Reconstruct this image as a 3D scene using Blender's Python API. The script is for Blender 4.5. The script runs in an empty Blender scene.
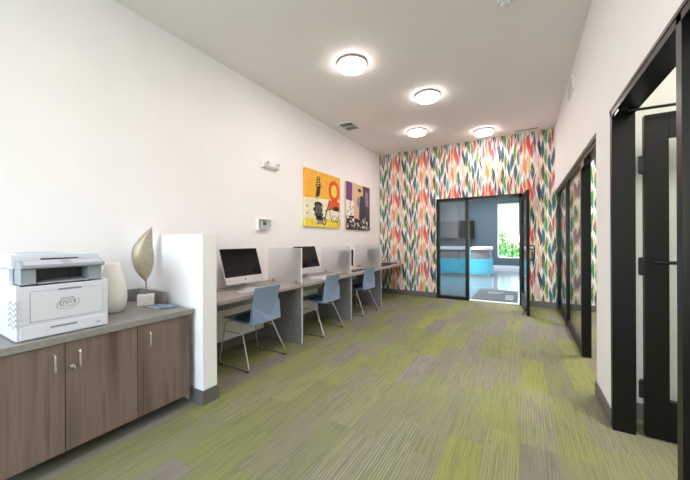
import bpy, bmesh, math, random
from mathutils import Vector, Matrix
random.seed(4)
S = bpy.context.scene
COL = S.collection
PI = math.pi

# ------------------------------------------------------------ helpers
def lin(c):
    return tuple(((v/255)/12.92 if v/255 <= .04045 else ((v/255+.055)/1.055)**2.4) for v in c)

class E:
    """tiny expression wrapper over math nodes"""
    def __init__(s, nt, sock): s.nt, s.k = nt, sock
    def m(s, op, *a):
        n = s.nt.nodes.new('ShaderNodeMath'); n.operation = op
        for i, v in enumerate((s,)+a):
            if isinstance(v, E): s.nt.links.new(v.k, n.inputs[i])
            else: n.inputs[i].default_value = v
        return E(s.nt, n.outputs[0])
    def __add__(s, o): return s.m('ADD', o)
    def __sub__(s, o): return s.m('SUBTRACT', o)
    def __mul__(s, o): return s.m('MULTIPLY', o)
    def __truediv__(s, o): return s.m('DIVIDE', o)
    def floor(s): return s.m('FLOOR')
    def fract(s): return s.m('FRACT')
    def mod(s, o): return s.m('FLOORED_MODULO', o)
    def lt(s, o): return s.m('LESS_THAN', o)
    def gt(s, o): return s.m('GREATER_THAN', o)

def newmat(name):
    m = bpy.data.materials.new(name); m.use_nodes = True
    nt = m.node_tree
    return m, nt, nt.nodes['Principled BSDF']

def mat(name, rgb, rough=.5, metal=0, noise=0, nscale=30, spec=None, bump=0, coat=0):
    m, nt, b = newmat(name)
    c = lin(rgb)
    b.inputs['Base Color'].default_value = (*c, 1)
    b.inputs['Roughness'].default_value = rough
    b.inputs['Metallic'].default_value = metal
    if coat: b.inputs['Coat Weight'].default_value = coat
    if spec is not None: b.inputs['Specular IOR Level'].default_value = spec
    if noise or bump:
        g = nt.nodes.new('ShaderNodeNewGeometry')
        n = nt.nodes.new('ShaderNodeTexNoise'); n.inputs['Scale'].default_value = nscale
        n.inputs['Detail'].default_value = 5
        nt.links.new(g.outputs['Position'], n.inputs['Vector'])
        if noise:
            r = nt.nodes.new('ShaderNodeValToRGB')
            r.color_ramp.elements[0].position = .3; r.color_ramp.elements[1].position = .7
            r.color_ramp.elements[0].color = (*[v*(1-noise) for v in c], 1)
            r.color_ramp.elements[1].color = (*[min(1, v*(1+noise)) for v in c], 1)
            nt.links.new(n.outputs['Fac'], r.inputs['Fac']); nt.links.new(r.outputs['Color'], b.inputs['Base Color'])
        if bump:
            bp = nt.nodes.new('ShaderNodeBump'); bp.inputs['Strength'].default_value = bump
            bp.inputs['Distance'].default_value = .002
            nt.links.new(n.outputs['Fac'], bp.inputs['Height']); nt.links.new(bp.outputs['Normal'], b.inputs['Normal'])
    return m

def emis(name, rgb, st):
    m, nt, b = newmat(name)
    b.inputs['Base Color'].default_value = (*lin(rgb), 1)
    b.inputs['Emission Color'].default_value = (*lin(rgb), 1)
    b.inputs['Emission Strength'].default_value = st
    return m

def glass_mat(name, tint=(255, 255, 255), refl=1.0):
    m = bpy.data.materials.new(name); m.use_nodes = True; nt = m.node_tree
    nt.nodes.remove(nt.nodes['Principled BSDF'])
    out = nt.nodes['Material Output']
    t = nt.nodes.new('ShaderNodeBsdfTransparent'); t.inputs[0].default_value = (*lin(tint), 1)
    g = nt.nodes.new('ShaderNodeBsdfGlossy'); g.inputs['Roughness'].default_value = .01
    ge = nt.nodes.new('ShaderNodeNewGeometry'); dt = nt.nodes.new('ShaderNodeVectorMath'); dt.operation = 'DOT_PRODUCT'
    nt.links.new(ge.outputs['Normal'], dt.inputs[0]); nt.links.new(ge.outputs['Incoming'], dt.inputs[1])
    x = nt.nodes.new('ShaderNodeMixShader')
    k = ((E(nt, dt.outputs['Value']).m('ABSOLUTE')*-1.0+1.0).m('POWER', 5.0)*.96+.04)*refl
    nt.links.new(k.k, x.inputs[0]); nt.links.new(t.outputs[0], x.inputs[1]); nt.links.new(g.outputs[0], x.inputs[2])
    nt.links.new(x.outputs[0], out.inputs[0])
    return m

def pos(nt):
    g = nt.nodes.new('ShaderNodeNewGeometry'); s = nt.nodes.new('ShaderNodeSeparateXYZ')
    nt.links.new(g.outputs['Position'], s.inputs[0])
    return [E(nt, s.outputs[i]) for i in range(3)]
def comb(nt, x, y, z=0.0):
    c = nt.nodes.new('ShaderNodeCombineXYZ')
    for i, v in enumerate((x, y, z)):
        if isinstance(v, E): nt.links.new(v.k, c.inputs[i])
        else: c.inputs[i].default_value = v
    return c.outputs[0]
def white(nt, x, y, z=0.0):
    w = nt.nodes.new('ShaderNodeTexWhiteNoise'); w.noise_dimensions = '3D'
    nt.links.new(comb(nt, x, y, z), w.inputs['Vector']); return E(nt, w.outputs['Value'])
def noise(nt, x, y, z=0.0, scale=1, detail=2):
    w = nt.nodes.new('ShaderNodeTexNoise'); w.inputs['Scale'].default_value = scale; w.inputs['Detail'].default_value = detail
    nt.links.new(comb(nt, x, y, z), w.inputs['Vector']); return E(nt, w.outputs['Fac'])
def ramp(nt, fac, stops, const=False):
    r = nt.nodes.new('ShaderNodeValToRGB'); cr = r.color_ramp
    if const: cr.interpolation = 'CONSTANT'
    while len(cr.elements) < len(stops): cr.elements.new(.5)
    for e, (p, c) in zip(cr.elements, stops): e.position = p; e.color = (*lin(c), 1)
    nt.links.new(fac.k, r.inputs[0]); return r.outputs['Color']
def mixc(nt, fac, a, b, mode='MIX'):
    n = nt.nodes.new('ShaderNodeMix'); n.data_type = 'RGBA'; n.blend_type = mode
    if isinstance(fac, E): nt.links.new(fac.k, n.inputs[0])
    else: n.inputs[0].default_value = fac
    for v, i in ((a, 6), (b, 7)):
        if isinstance(v, tuple): n.inputs[i].default_value = (*lin(v), 1)
        else: nt.links.new(v, n.inputs[i])
    return n.outputs[2]

# ------------------------------------------------------------ materials
def carpet_mat():
    m, nt, b = newmat('carpet_planks')
    X, Y, Z = pos(nt)
    u = (X+.02)/.2; col = u.floor(); fx = u.fract()
    v = Y/.8 + white(nt, col, 3.0)*1.0; row = v.floor(); fy = v.fract()
    r1 = white(nt, col, row, 1.0); r2 = white(nt, col, row, 2.0); r3 = white(nt, col, row, 5.0)
    base = ramp(nt, r1, [(0, (126, 127, 96)), (.14, (132, 134, 92)), (.26, (128, 122, 114)), (.40, (136, 139, 82)),
                         (.52, (128, 128, 100)), (.64, (124, 118, 115)), (.75, (120, 124, 92)), (.87, (132, 126, 119))], True)
    # tufted lines running along the plank, broken into dashes
    ph = noise(nt, X*14.0, Y*.8, r2*9.0, 1, 1)
    per = (X*(2*PI/.0175)+ph*9.0).m('SINE')
    dash = noise(nt, X*60.0, Y*9.0, r2*5.0, 1, 2)
    lines = ((per*.5+dash*1.6-.78)*4.0).m('MAXIMUM', 0.0).m('MINIMUM', 1.0)
    st = lines
    sc = ramp(nt, r2, [(0, (154, 158, 84)), (.3, (156, 151, 140)), (.55, (150, 153, 90)), (.8, (158, 152, 142))], True)
    c = mixc(nt, lines*(r3*.7+.15), base, sc)
    st2 = noise(nt, X*75.0, Y*3.0, r3*7.0+3.0, 1, 2)
    c = mixc(nt, ((st2-.52)*9.0).m('MAXIMUM', 0.0).m('MINIMUM', 1.0)*.4, c, (96, 98, 80))
    dr = noise(nt, X*5.0, Y*1.4, 2.0, 1, 3)
    c = mixc(nt, (dr-.47).m('MAXIMUM', 0.0)*1.5, c, (142, 148, 76))
    sp = noise(nt, X, Y, 0.0, 240, 2)
    c = mixc(nt, (sp-.35)*.8, c, (98, 96, 82))
    # plank joints
    j = (fx.lt(.012)+fy.lt(.004)).m('MINIMUM', 1.0)
    c = mixc(nt, j*.25, c, (88, 86, 66))
    nt.links.new(c, b.inputs['Base Color'])
    b.inputs['Roughness'].default_value = .95; b.inputs['Specular IOR Level'].default_value = .1
    bp = nt.nodes.new('ShaderNodeBump'); bp.inputs['Strength'].default_value = .4; bp.inputs['Distance'].default_value = .003
    nt.links.new((sp+st*.6).k, bp.inputs['Height']); nt.links.new(bp.outputs[0], b.inputs['Normal'])
    return m

def wallpaper_mat():
    m, nt, b = newmat('brushstroke_wallpaper')
    X, Y, Z = pos(nt)
    W, Hh = .1133, .42
    PAL = [(0, (14, 92, 108)), (.09, (240, 140, 50)), (.18, (224, 190, 196)), (.26, (24, 36, 56)), (.31, (46, 138, 74)),
           (.42, (222, 56, 92)), (.48, (236, 178, 60)), (.56, (112, 34, 46)), (.62, (206, 196, 196)), (.69, (24, 132, 122)),
           (.77, (92, 50, 104)), (.82, (228, 96, 56)), (.89, (44, 46, 46)), (.95, (120, 168, 70))]
    PAL2 = [(0, (24, 42, 58)), (.14, (204, 78, 52)), (.25, (222, 206, 200)), (.36, (150, 192, 182)), (.46, (34, 84, 58)),
            (.58, (214, 186, 80)), (.68, (52, 44, 72)), (.76, (226, 200, 198)), (.88, (20, 104, 118))]
    streak = noise(nt, X*55.0, Z*2.5, 0.0, 1, 2)
    bg = ramp(nt, streak, [(.28, (212, 194, 184)), (.42, (240, 234, 224)), (.60, (242, 240, 236)), (.72, (186, 186, 186))])
    wob = (noise(nt, X.m('FLOORED_MODULO', .68)*0.0+X*6.0, Z*3.5, 4.0, 1, 1)-.5)*.07
    c = bg
    for lat, (ox, oz, hw, ln) in enumerate([(.25, .25, .15, .85), (.75, .75, .15, .85), (0.0, 0.0, .26, .97), (.5, .5, .26, .97)]):
        u = (X+wob)/W + ox; colm = u.floor().mod(6.0)
        v = Z/Hh + oz + white(nt, colm, float(lat), 3.0)*1.0; rw = v.floor().mod(2.0)
        g = v.fract()
        h1 = white(nt, colm, rw, lat*3.0+1); h2 = white(nt, colm, rw, lat*3.0+2)
        f = u.fract()-.5 + ((g*2*PI).m('SINE'))*(h2*.16-.08)
        gs = ((g-.5)/ln + .5).m('MAXIMUM', 0.0).m('MINIMUM', 1.0)
        w = ((gs*PI).m('SINE').m('MAXIMUM', 0.0)).m('POWER', 1.25)*hw
        ins = f.m('ABSOLUTE').lt(w)
        a = ramp(nt, h1, PAL, True); a2 = ramp(nt, h2, PAL2, True)
        half = (f/w.m('MAXIMUM', .001) + (h1-.5)*1.4).gt(.25)
        cc = mixc(nt, half, a, a2)
        wash = noise(nt, X*30.0, Z*9.0, h1*5.0, 1, 2)
        cc = mixc(nt, (wash-.50).m('MAXIMUM', 0.0)*.7, cc, (240, 230, 224))
        op = ins*(.97 if lat > 1 else .88)
        c = mixc(nt, op, c, cc)
    nt.links.new(c, b.inputs['Base Color']); b.inputs['Roughness'].default_value = .6
    return m

def wood_mat():
    m, nt, b = newmat('grey_brown_woodgrain')
    X, Y, Z = pos(nt)
    leaf = ((Y-.676)/.377).floor()
    off = leaf*3.7
    n1 = noise(nt, X*9.0, Y*9.0+off, Z*.7, 1, 4)
    n2 = noise(nt, X*110.0, Y*110.0+off, Z*2.5, 1, 3)
    c = ramp(nt, n1*.78+n2*.22, [(.32, (90, 74, 65)), (.44, (114, 96, 86)), (.56, (132, 113, 102)), (.68, (100, 83, 74))])
    nt.links.new(c, b.inputs['Base Color']); b.inputs['Roughness'].default_value = .45
    return m

M = {}
M['wall'] = mat('wall_paint', (246, 244, 244), .75, noise=.012, nscale=3)
M['ceil'] = mat('ceiling_paint', (240, 236, 236), .85)
M['carpet'] = carpet_mat(); M['paper'] = wallpaper_mat(); M['wood'] = wood_mat()
M['base'] = mat('grey_rubber_base', (104, 100, 98), .55)
M['black'] = mat('black_anodised_aluminium', (10, 9, 8), .36, spec=.28)
M['edge_sheen'] = mat('painted_edge_sheen', (92, 74, 64), .4, metal=.3)  # brown stands in for warm light reflected on the black frame
M['blacks'] = mat('black_plastic', (12, 12, 13), .3)
M['counter'] = mat('grey_speckled_laminate', (143, 138, 134), .5, noise=.14, nscale=45)
M['desktop'] = mat('pale_grey_laminate', (164, 154, 150), .4, noise=.05, nscale=40)
M['deskleg'] = mat('grey_concrete_laminate', (128, 126, 125), .55, noise=.13, nscale=18)
M['white'] = mat('white_plastic', (220, 224, 232), .35)
M['whitem'] = mat('white_satin', (242, 240, 238), .5)
M['gap'] = mat('shadow_gap_dark', (30, 27, 25), .8)
M['nickel'] = mat('brushed_nickel', (205, 200, 190), .3, metal=.9)
M['chrome'] = mat('satin_chrome', (188, 188, 184), .34, metal=.95)
M['pgrey'] = mat('blue_grey_plastic', (158, 164, 174), .4)
M['pgrey2'] = mat('light_grey_plastic', (190, 195, 203), .4)
M['pdark'] = mat('dark_slate_plastic', (44, 50, 58), .35)
M['pline'] = mat('grey_seam', (136, 140, 148), .5)
M['vase'] = mat('cream_ceramic', (238, 236, 228), .35, noise=.02, nscale=8)
M['marble'] = mat('white_marble', (236, 234, 230), .25, noise=.07, nscale=22)
M['brass'] = mat('champagne_metal', (172, 160, 140), .42, metal=.4, noise=.08, nscale=60)
M['bluepaper'] = mat('blue_booklet', (158, 180, 200), .5, noise=.1, nscale=30)
M['paperw'] = mat('white_sheet', (248, 248, 248), .6)
M['chairb'] = mat('blue_grey_shell', (136, 158, 188), .42)
M['chairs'] = mat('dark_blue_pad', (62, 86, 122), .6)
M['alu'] = mat('silver_aluminium', (214, 214, 214), .3, metal=.55)
M['screen'] = mat('black_screen_glass', (4, 4, 5), .08, spec=.3)
M['slate'] = mat('slate_blue_paint', (70, 86, 97), .7)
M['lobgrey'] = mat('cool_grey_paint', (168, 172, 174), .7)
M['lobfloor'] = mat('polished_grey_tile', (128, 136, 142), .16, noise=.04, nscale=2)
M['cyan'] = mat('cyan_laminate', (92, 200, 228), .3)
M['dgrey'] = mat('mid_grey_panel', (138, 136, 138), .5, noise=.04)
M['matg'] = mat('charcoal_mat', (78, 84, 90), .9, noise=.08, nscale=60)
M['matl'] = mat('pale_mat_print', (138, 144, 150), .9)
M['room'] = mat('side_room_paint', (206, 206, 198), .75)
M['leafg'] = mat('green_foliage', (96, 150, 62), .7, noise=.35, nscale=6)
M['bark'] = mat('brown_bark', (92, 74, 56), .9)
M['grass'] = mat('grass', (120, 150, 80), .9, noise=.2, nscale=3)
M['blind'] = None
m, nt, b = newmat('white_blind_fabric')
b.inputs['Base Color'].default_value = (*lin((238, 240, 232)), 1); b.inputs['Roughness'].default_value = .8
tr = nt.nodes.new('ShaderNodeBsdfTranslucent'); tr.inputs[0].default_value = (.85, .88, .8, 1)
mx = nt.nodes.new('ShaderNodeMixShader'); mx.inputs[0].default_value = .55
nt.links.new(b.outputs[0], mx.inputs[1]); nt.links.new(tr.outputs[0], mx.inputs[2]); nt.links.new(mx.outputs[0], nt.nodes['Material Output'].inputs[0])
M['blind'] = m
M['glass'] = glass_mat('clear_glass', (250, 252, 251))
M['glassg'] = glass_mat('grey_tinted_glass', (206, 210, 214), 1.2)
M['lens'] = emis('warm_lit_diffuser', (255, 238, 236), 13.0)
# frosted acrylic: rough transmission with some milky diffusion
m, nt, b = newmat('frosted_acrylic')
b.inputs['Base Color'].default_value = (.98, .98, .98, 1); b.inputs['Roughness'].default_value = .45
b.inputs['Transmission Weight'].default_value = 1.0; b.inputs['IOR'].default_value = 1.15
df = nt.nodes.new('ShaderNodeBsdfDiffuse'); df.inputs[0].default_value = (.86, .85, .84, 1)
tl = nt.nodes.new('ShaderNodeBsdfTranslucent'); tl.inputs[0].default_value = (.86, .85, .84, 1)
m1 = nt.nodes.new('ShaderNodeMixShader'); m1.inputs[0].default_value = .5
nt.links.new(df.outputs[0], m1.inputs[1]); nt.links.new(tl.outputs[0], m1.inputs[2])
m2 = nt.nodes.new('ShaderNodeMixShader'); m2.inputs[0].default_value = .22
nt.links.new(b.outputs[0], m2.inputs[1]); nt.links.new(m1.outputs[0], m2.inputs[2])
nt.links.new(m2.outputs[0], nt.nodes['Material Output'].inputs[0])
M['frost'] = m

# ------------------------------------------------------------ mesh helpers
def box(bm, x0, x1, y0, y1, z0, z1, mi=0):
    vs = [bm.verts.new((x, y, z)) for x in (x0, x1) for y in (y0, y1) for z in (z0, z1)]
    for q in ((0, 1, 3, 2), (4, 6, 7, 5), (0, 4, 5, 1), (2, 3, 7, 6), (0, 2, 6, 4), (1, 5, 7, 3)):
        f = bm.faces.new([vs[i] for i in q]); f.material_index = mi
def hexa(bm, lo, hi, mi=0):
    """lo, hi: 4 corner points each"""
    a = [bm.verts.new(p) for p in lo]; b_ = [bm.verts.new(p) for p in hi]
    fs = [bm.faces.new(a[::-1]), bm.faces.new(b_)]
    for i in range(4): fs.append(bm.faces.new((a[i], a[(i+1) % 4], b_[(i+1) % 4], b_[i])))
    for f in fs: f.material_index = mi
def prism(bm, pts, fn, d0, d1, mi=0):
    """2-D outline pts extruded from d0 to d1; fn(u, v, d) -> xyz"""
    a = [bm.verts.new(fn(u, v, d0)) for u, v in pts]; b_ = [bm.verts.new(fn(u, v, d1)) for u, v in pts]
    fs = [bm.faces.new(a[::-1]), bm.faces.new(b_)]; n = len(pts)
    for i in range(n): fs.append(bm.faces.new((a[i], a[(i+1) % n], b_[(i+1) % n], b_[i])))
    for f in fs: f.material_index = mi
def lathe(bm, prof, c=(0, 0, 0), n=40, mi=0, cap=True, axis='Z'):
    rings = []
    for r, z in prof:
        ring = []
        for k in range(n):
            a = 2*PI*k/n; p = (r*math.cos(a), r*math.sin(a), z)
            if axis == 'X': p = (p[2], p[0], p[1])
            if axis == 'Y': p = (p[0], p[2], p[1])
            ring.append(bm.verts.new((c[0]+p[0], c[1]+p[1], c[2]+p[2])))
        rings.append(ring)
    for a, b_ in zip(rings, rings[1:]):
        for k in range(n):
            f = bm.faces.new((a[k], a[(k+1) % n], b_[(k+1) % n], b_[k])); f.material_index = mi; f.smooth = True
    if cap:
        for r in (rings[0][::-1], rings[-1]):
            f = bm.faces.new(r); f.material_index = mi
def tube(bm, pts, r, n=10, mi=0):
    pts = [Vector(p) for p in pts]; rings = []
    ref = Vector((0, 0, 1))
    for i, p in enumerate(pts):
        d = (pts[min(i+1, len(pts)-1)]-pts[max(i-1, 0)]).normalized()
        if abs(d.dot(ref)) > .95: ref = Vector((1, 0, 0)) if abs(d.x) < .9 else Vector((0, 1, 0))
        s = d.cross(ref).normalized(); t = s.cross(d).normalized(); ref = t
        rings.append([bm.verts.new(p+(s*math.cos(2*PI*k/n)+t*math.sin(2*PI*k/n))*r) for k in range(n)])
    for a, b_ in zip(rings, rings[1:]):
        for k in range(n):
            f = bm.faces.new((a[k], a[(k+1) % n], b_[(k+1) % n], b_[k])); f.smooth = True; f.material_index = mi
    for q in (rings[0][::-1], rings[-1]):
        f = bm.faces.new(q); f.material_index = mi
def fillet(pts, r, n=5):
    """round the inner corners of a polyline"""
    pts = [Vector(p) for p in pts]; out = [pts[0]]
    for a, p, c in zip(pts, pts[1:], pts[2:]):
        d1 = (a-p); d2 = (c-p); k = min(r, d1.length*.45, d2.length*.45)
        s = p+d1.normalized()*k; e = p+d2.normalized()*k
        for i in range(n+1):
            t = i/n; out.append(s*(1-t)**2+p*2*t*(1-t)+e*t*t)
    out.append(pts[-1]); return out
def B(): return bmesh.new()
def obj(name, bm, mats, parent=None, loc=(0, 0, 0), rz=0, bevel=0, sub=0, label=None):
    bmesh.ops.recalc_face_normals(bm, faces=bm.faces)
    me = bpy.data.meshes.new(name); bm.to_mesh(me); bm.free()
    for m in (mats if isinstance(mats, (list, tuple)) else [mats]): me.materials.append(m)
    o = bpy.data.objects.new(name, me); COL.objects.link(o)
    o.location = loc; o.rotation_euler = (0, 0, rz)
    if parent: o.parent = parent
    if bevel:
        md = o.modifiers.new('bevel', 'BEVEL'); md.width = bevel; md.segments = 3; md.limit_method = 'ANGLE'
        for p in me.polygons: p.use_smooth = True
        md.harden_normals = True
    if sub:
        md = o.modifiers.new('sub', 'SUBSURF'); md.levels = sub; md.render_levels = sub
    if label: o['label'] = label
    return o
def tag(o, label, cat, group=None):
    o['label'] = label; o['category'] = cat
    if group: o['group'] = group
    return o
def thing(name, label, cat, loc=(0, 0, 0), rz=0, group=None):
    o = bpy.data.objects.new(name, None); COL.objects.link(o); o.empty_display_size = .1
    o.location = loc; o.rotation_euler = (0, 0, rz)
    return tag(o, label, cat, group)
def struct(name, bm, mats, parent=None, **k):
    o = obj(name, bm, mats, parent, **k)
    if not parent: o['kind'] = 'structure'
    return o
def dup(root, loc, label, rz=None):
    r = root.copy(); COL.objects.link(r); r.location = loc; r['label'] = label
    if rz is not None: r.rotation_euler = (0, 0, rz)
    for ch in list(root.children):
        c = ch.copy(); COL.objects.link(c); c.parent = r
        for g in list(ch.children):
            d = g.copy(); COL.objects.link(d); d.parent = c
    return r

# ------------------------------------------------------------ the room
XL, XR, YB, H = -3.04, .53, 6.857, 3.382
YS = -3.6        # south end behind the camera
XE = 3.4         # east end of the side rooms
FT = 2.19        # top of the black frames
WT = .11         # right wall thickness
bm = B(); box(bm, XL-.15, XE+.15, YS-.15, YB+.06, -.1, 0); struct('floor', bm, M['carpet'])
bm = B(); box(bm, XL-.15, XE+.15, YS-.15, YB+.12, H, H+.1); struct('ceiling', bm, M['ceil'])
bm = B(); box(bm, XL-.15, XL, YS-.15, YB+.12, 0, H); struct('wall_left', bm, M['wall'])
# right wall: pieces round the two black storefronts
SA0, SA1 = -.35, 2.74       # near storefront (sidelight + door)
SB0, SB1 = 3.22, YB         # far storefront (door opening + two panes)
bm = B()
box(bm, XR, XR+WT, YS, SA0, 0, H); box(bm, XR, XR+WT, SA0, SA1, FT, H)
box(bm, XR, XR+WT, SA1, SB0, 0, H); box(bm, XR, XR+WT, SB0, YB, FT, H)
struct('wall_right', bm, M['wall'])
# back wall, papered, with the storefront hole; carries on behind the side room
DX0, DX1 = -1.655, .0
bm = B()
box(bm, XL, DX0, YB, YB+.12, 0, H); box(bm, DX1, XE, YB, YB+.12, 0, H); box(bm, DX0, DX1, YB, YB+.12, FT+.01, H)
struct('wall_back', bm, M['paper'])
# south wall with a window
bm = B()
box(bm, XL, -2.6, YS-.15, YS, 0, H); box(bm, .1, XE, YS-.15, YS, 0, H)
box(bm, -2.6, .1, YS-.15, YS, 0, .8); box(bm, -2.6, .1, YS-.15, YS, 2.9, H)
struct('wall_front', bm, M['wall'])
bm = B()
for x0, x1, z0, z1 in ((-2.6, .1, .8, .86), (-2.6, .1, 2.84, 2.9), (-2.6, -2.54, .86, 2.84), (.04, .1, .86, 2.84), (-1.28, -1.22, .86, 2.84)):
    box(bm, x0, x1, YS-.1, YS-.02, z0, z1)
wd = struct('window_1', bm, M['black'])
bm = B(); box(bm, -2.54, .04, YS-.065, YS-.055, .86, 2.84); obj('pane', bm, M['glass'], wd)
# east wall of the side rooms and the partition between them
bm = B(); box(bm, XE, XE+.15, YS-.15, YB+.12, 0, H); struct('wall_east', bm, M['room'])
bm = B(); box(bm, XR+WT, XE, 2.95, 3.06, 0, H); struct('wall_partition', bm, M['room'])
bm = B(); box(bm, XR+WT, XE, -.5, -.38, 0, H); struct('wall_office_south', bm, M['room'])
# low partition beside the cabinets
PY0, PY1, PX, PZ = 1.476, 1.605, -2.175, 1.352
bm = B(); box(bm, XL, PX, PY0, PY1, 0, PZ); struct('wall_low_partition', bm, M['wall'], bevel=.004)
# baseboards
BH, BT = .115, .012
def base(name, *bx):
    bm = B()
    for q in bx: box(bm, *q)
    struct(name, bm, M['base'], bevel=.003)
base('baseboard_left', (XL, XL+BT, PY1, YB, 0, BH), (XL, XL+BT, YS, 0.28, 0, BH))
base('baseboard_back', (XL, DX0, YB-BT, YB, 0, BH), (DX1, XR, YB-BT, YB, 0, BH), (XR+WT, XE, YB-BT, YB, 0, BH))
base('baseboard_right', (XR-BT, XR, SA1+.0, SB0, 0, BH), (XR-BT, XR+WT, SB0, SB0+BT, 0, BH))
base('baseboard_low_partition', (PX, PX+BT, PY0-BT, PY1+BT, 0, BH), (-2.34, PX, PY0-BT, PY0, 0, BH), (XL, PX, PY1, PY1+BT, 0, BH))
base('baseboard_partition', (XR+WT, XE, 2.938, 2.95, 0, BH))

# ------------------------------------------------------------ black storefronts
FX0, FX1 = XR-.004, XR+WT+.006
def frame_y(name, posts, y0, y1, sills, panes, FX0=XR-.004):
    """frame in the right wall; posts: y of each post's south face, width .05"""
    bm = B(); w = .05
    for p in posts: box(bm, FX0, FX1, p, p+w, 0, FT)
    box(bm, FX0, FX1, y0, y1, FT-.055, FT)
    for a, b_ in sills: box(bm, FX0+.01, FX1-.01, a, b_, 0, .09)
    o = struct(name, bm, M['black'], bevel=.002)
    bm = B()
    for a, b_ in panes: box(bm, XR+.055, XR+.065, a, b_, .09, FT-.055)
    obj('pane', bm, M['glass'], o)
    # thin brown strip painting the warm reflection along the header edge
    bm = B(); box(bm, FX0-.004, FX0, y0, y1, FT-.018, FT)
    obj('edge_sheen_strip', bm, M['edge_sheen'], o)
    return o
frame_y('window_2', (SA0, 1.645, SA1-.05), SA0, SA1, [(SA0+.05, 1.645)], [(SA0+.05, 1.645)])
frame_y('window_3', (4.19, 5.55, YB-.055), SB0, YB-.005, [(4.24, 5.55), (5.60, YB-.055)], [(4.24, 5.55), (5.60, YB-.055)], XR+.03)

def leaf(name, L, Hd, hinge, rz, side, stile=.115, top=.16, bot=.25, bar_z=1.15, pull=None, t=.045):
    """door leaf: local x from hinge outwards, local y = thickness"""
    bm = B()
    box(bm, 0, stile, 0, t, 0, Hd); box(bm, L-stile, L, 0, t, 0, Hd)
    box(bm, stile, L-stile, 0, t, Hd-top, Hd); box(bm, stile, L-stile, 0, t, 0, bot)
    o = struct(name, bm, M['black'], loc=hinge, rz=rz, bevel=.002)
    bm = B(); box(bm, stile-.005, L-stile+.005, t/2-.004, t/2+.004, bot-.005, Hd-top+.005); obj('pane', bm, M['glass'], o)
    s = -1 if side < 0 else 1
    yb = -.05 if s < 0 else t+.05
    bm = B()
    tube(bm, [(.03, yb, bar_z), (L-.05, yb, bar_z)], .011)
    for x in (.05, L-.08): tube(bm, [(x, 0 if s < 0 else t, bar_z), (x, yb, bar_z)], .009)
    obj('push_bar', bm, M['blacks'], o)
    if pull:
        yp = t+.07 if s < 0 else -.07
        y0 = t if s < 0 else 0
        bm = B(); tube(bm, fillet([(L-.06, y0, pull[0]), (L-.06, yp, pull[0]), (L-.06, yp, pull[1]), (L-.06, y0, pull[1])], .03), .012)
        obj('door_handle', bm, M['blacks'], o)
    # butt hinges on the hinge stile
    for z in (.3, Hd/2+.06, Hd-.32):
        bm = B(); lathe(bm, [(.011, z-.06), (.011, z+.06)], (-.012, t/2, 0), 12)
        box(bm, -.03, .002, t/2-.016, t/2-.012, z-.055, z+.055)
        for k in range(3): lathe(bm, [(.004, 0), (.003, .003)], (-.012, -.001, z-.04+.04*k), 8, axis='Y')
        obj('hinge', bm, M['blacks'], o)
    return o
# near door: hinged at the far jamb, standing open at right angles into the side office
d2 = leaf('door_2', .93, 2.10, (.690, 2.695, .008), 0, -1, bar_z=1.14)
bm = B(); tube(bm, [(XR+.03, 2.58, 2.15), (XR+.045, 2.60, 2.125), (1.05, 2.66, 2.13)], .009)
box(bm, XR+.0, XR+.05, 2.54, 2.64, 2.115, 2.14); box(bm, 1.0, 1.05, 2.65, 2.70, 2.09, 2.135); obj('door_closer', bm, M['blacks'], d2).matrix_parent_inverse = Matrix.Translation((-.690, -2.695, -.008))
# door of the far opening, folded back behind the wall piece
d3 = leaf('door_3', .90, 2.10, (.682, 3.24, .008), 0, 1, bar_z=1.14)
bm = B(); box(bm, XR+.02, XR+.08, 3.95, 4.16, 2.06, 2.135); tube(bm, [(XR+.05, 4.0, 2.07), (.62, 3.6, 2.09), (.95, 3.32, 2.09)], .007)
obj('door_closer', bm, M['blacks'], d3).matrix_parent_inverse = Matrix.Translation((-.682, -3.24, -.008))

# back storefront
BY0, BY1 = YB-.022, YB+.11
bm = B()
box(bm, DX0, DX0+.055, BY0, BY1, 0, FT+.01); box(bm, DX1-.055, DX1, BY0, BY1, 0, FT+.01)
box(bm, -1.05, -.985, BY0, BY1, 0, FT+.01); box(bm, DX0, DX1, BY0, BY1, FT-.05, FT+.01)
box(bm, DX0+.055, -1.05, BY0+.005, BY1-.005, 0, .065)
w4 = struct('window_4', bm, M['black'], bevel=.002)
bm = B(); box(bm, DX0+.055, -1.05, YB+.04, YB+.05, .065, FT-.05); obj('pane', bm, M['glassg'], w4)
bm = B(); box(bm, -.985, DX1-.055, YB+.02, YB+.12, 0, .012); obj('threshold', bm, M['alu'], w4)
ang = math.atan2(-.885, .088)
d1 = leaf('door_1', .90, 2.125, (-.03, BY0-.02, .01), ang, 1, stile=.09, top=.09, bot=.27, bar_z=1.12, pull=None)
# pull handle and floor stop on the corridor-side face of the leaf
bm = B(); tube(bm, fillet([(.84, .045, 1.18), (.84, .12, 1.18), (.84, .12, .94), (.84, .045, .94)], .02), .011); obj('door_handle', bm, M['blacks'], d1)
bm = B(); tube(bm, [(.86, -.02, .10), (.88, -.05, .005)], .008); box(bm, .83, .88, -.02, 0, .08, .14); obj('door_stop', bm, M['blacks'], d1)
bm = B(); box(bm, -.42, -.17, BY0-.05, BY0, FT-.075, FT-.02); tube(bm, [(-.3, BY0-.03, FT-.08), (-.2, BY0-.3, FT-.085), (-.02, BY0-.3, FT-.09)], .008)
o = obj('door_closer', bm, M['blacks'], w4)

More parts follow.
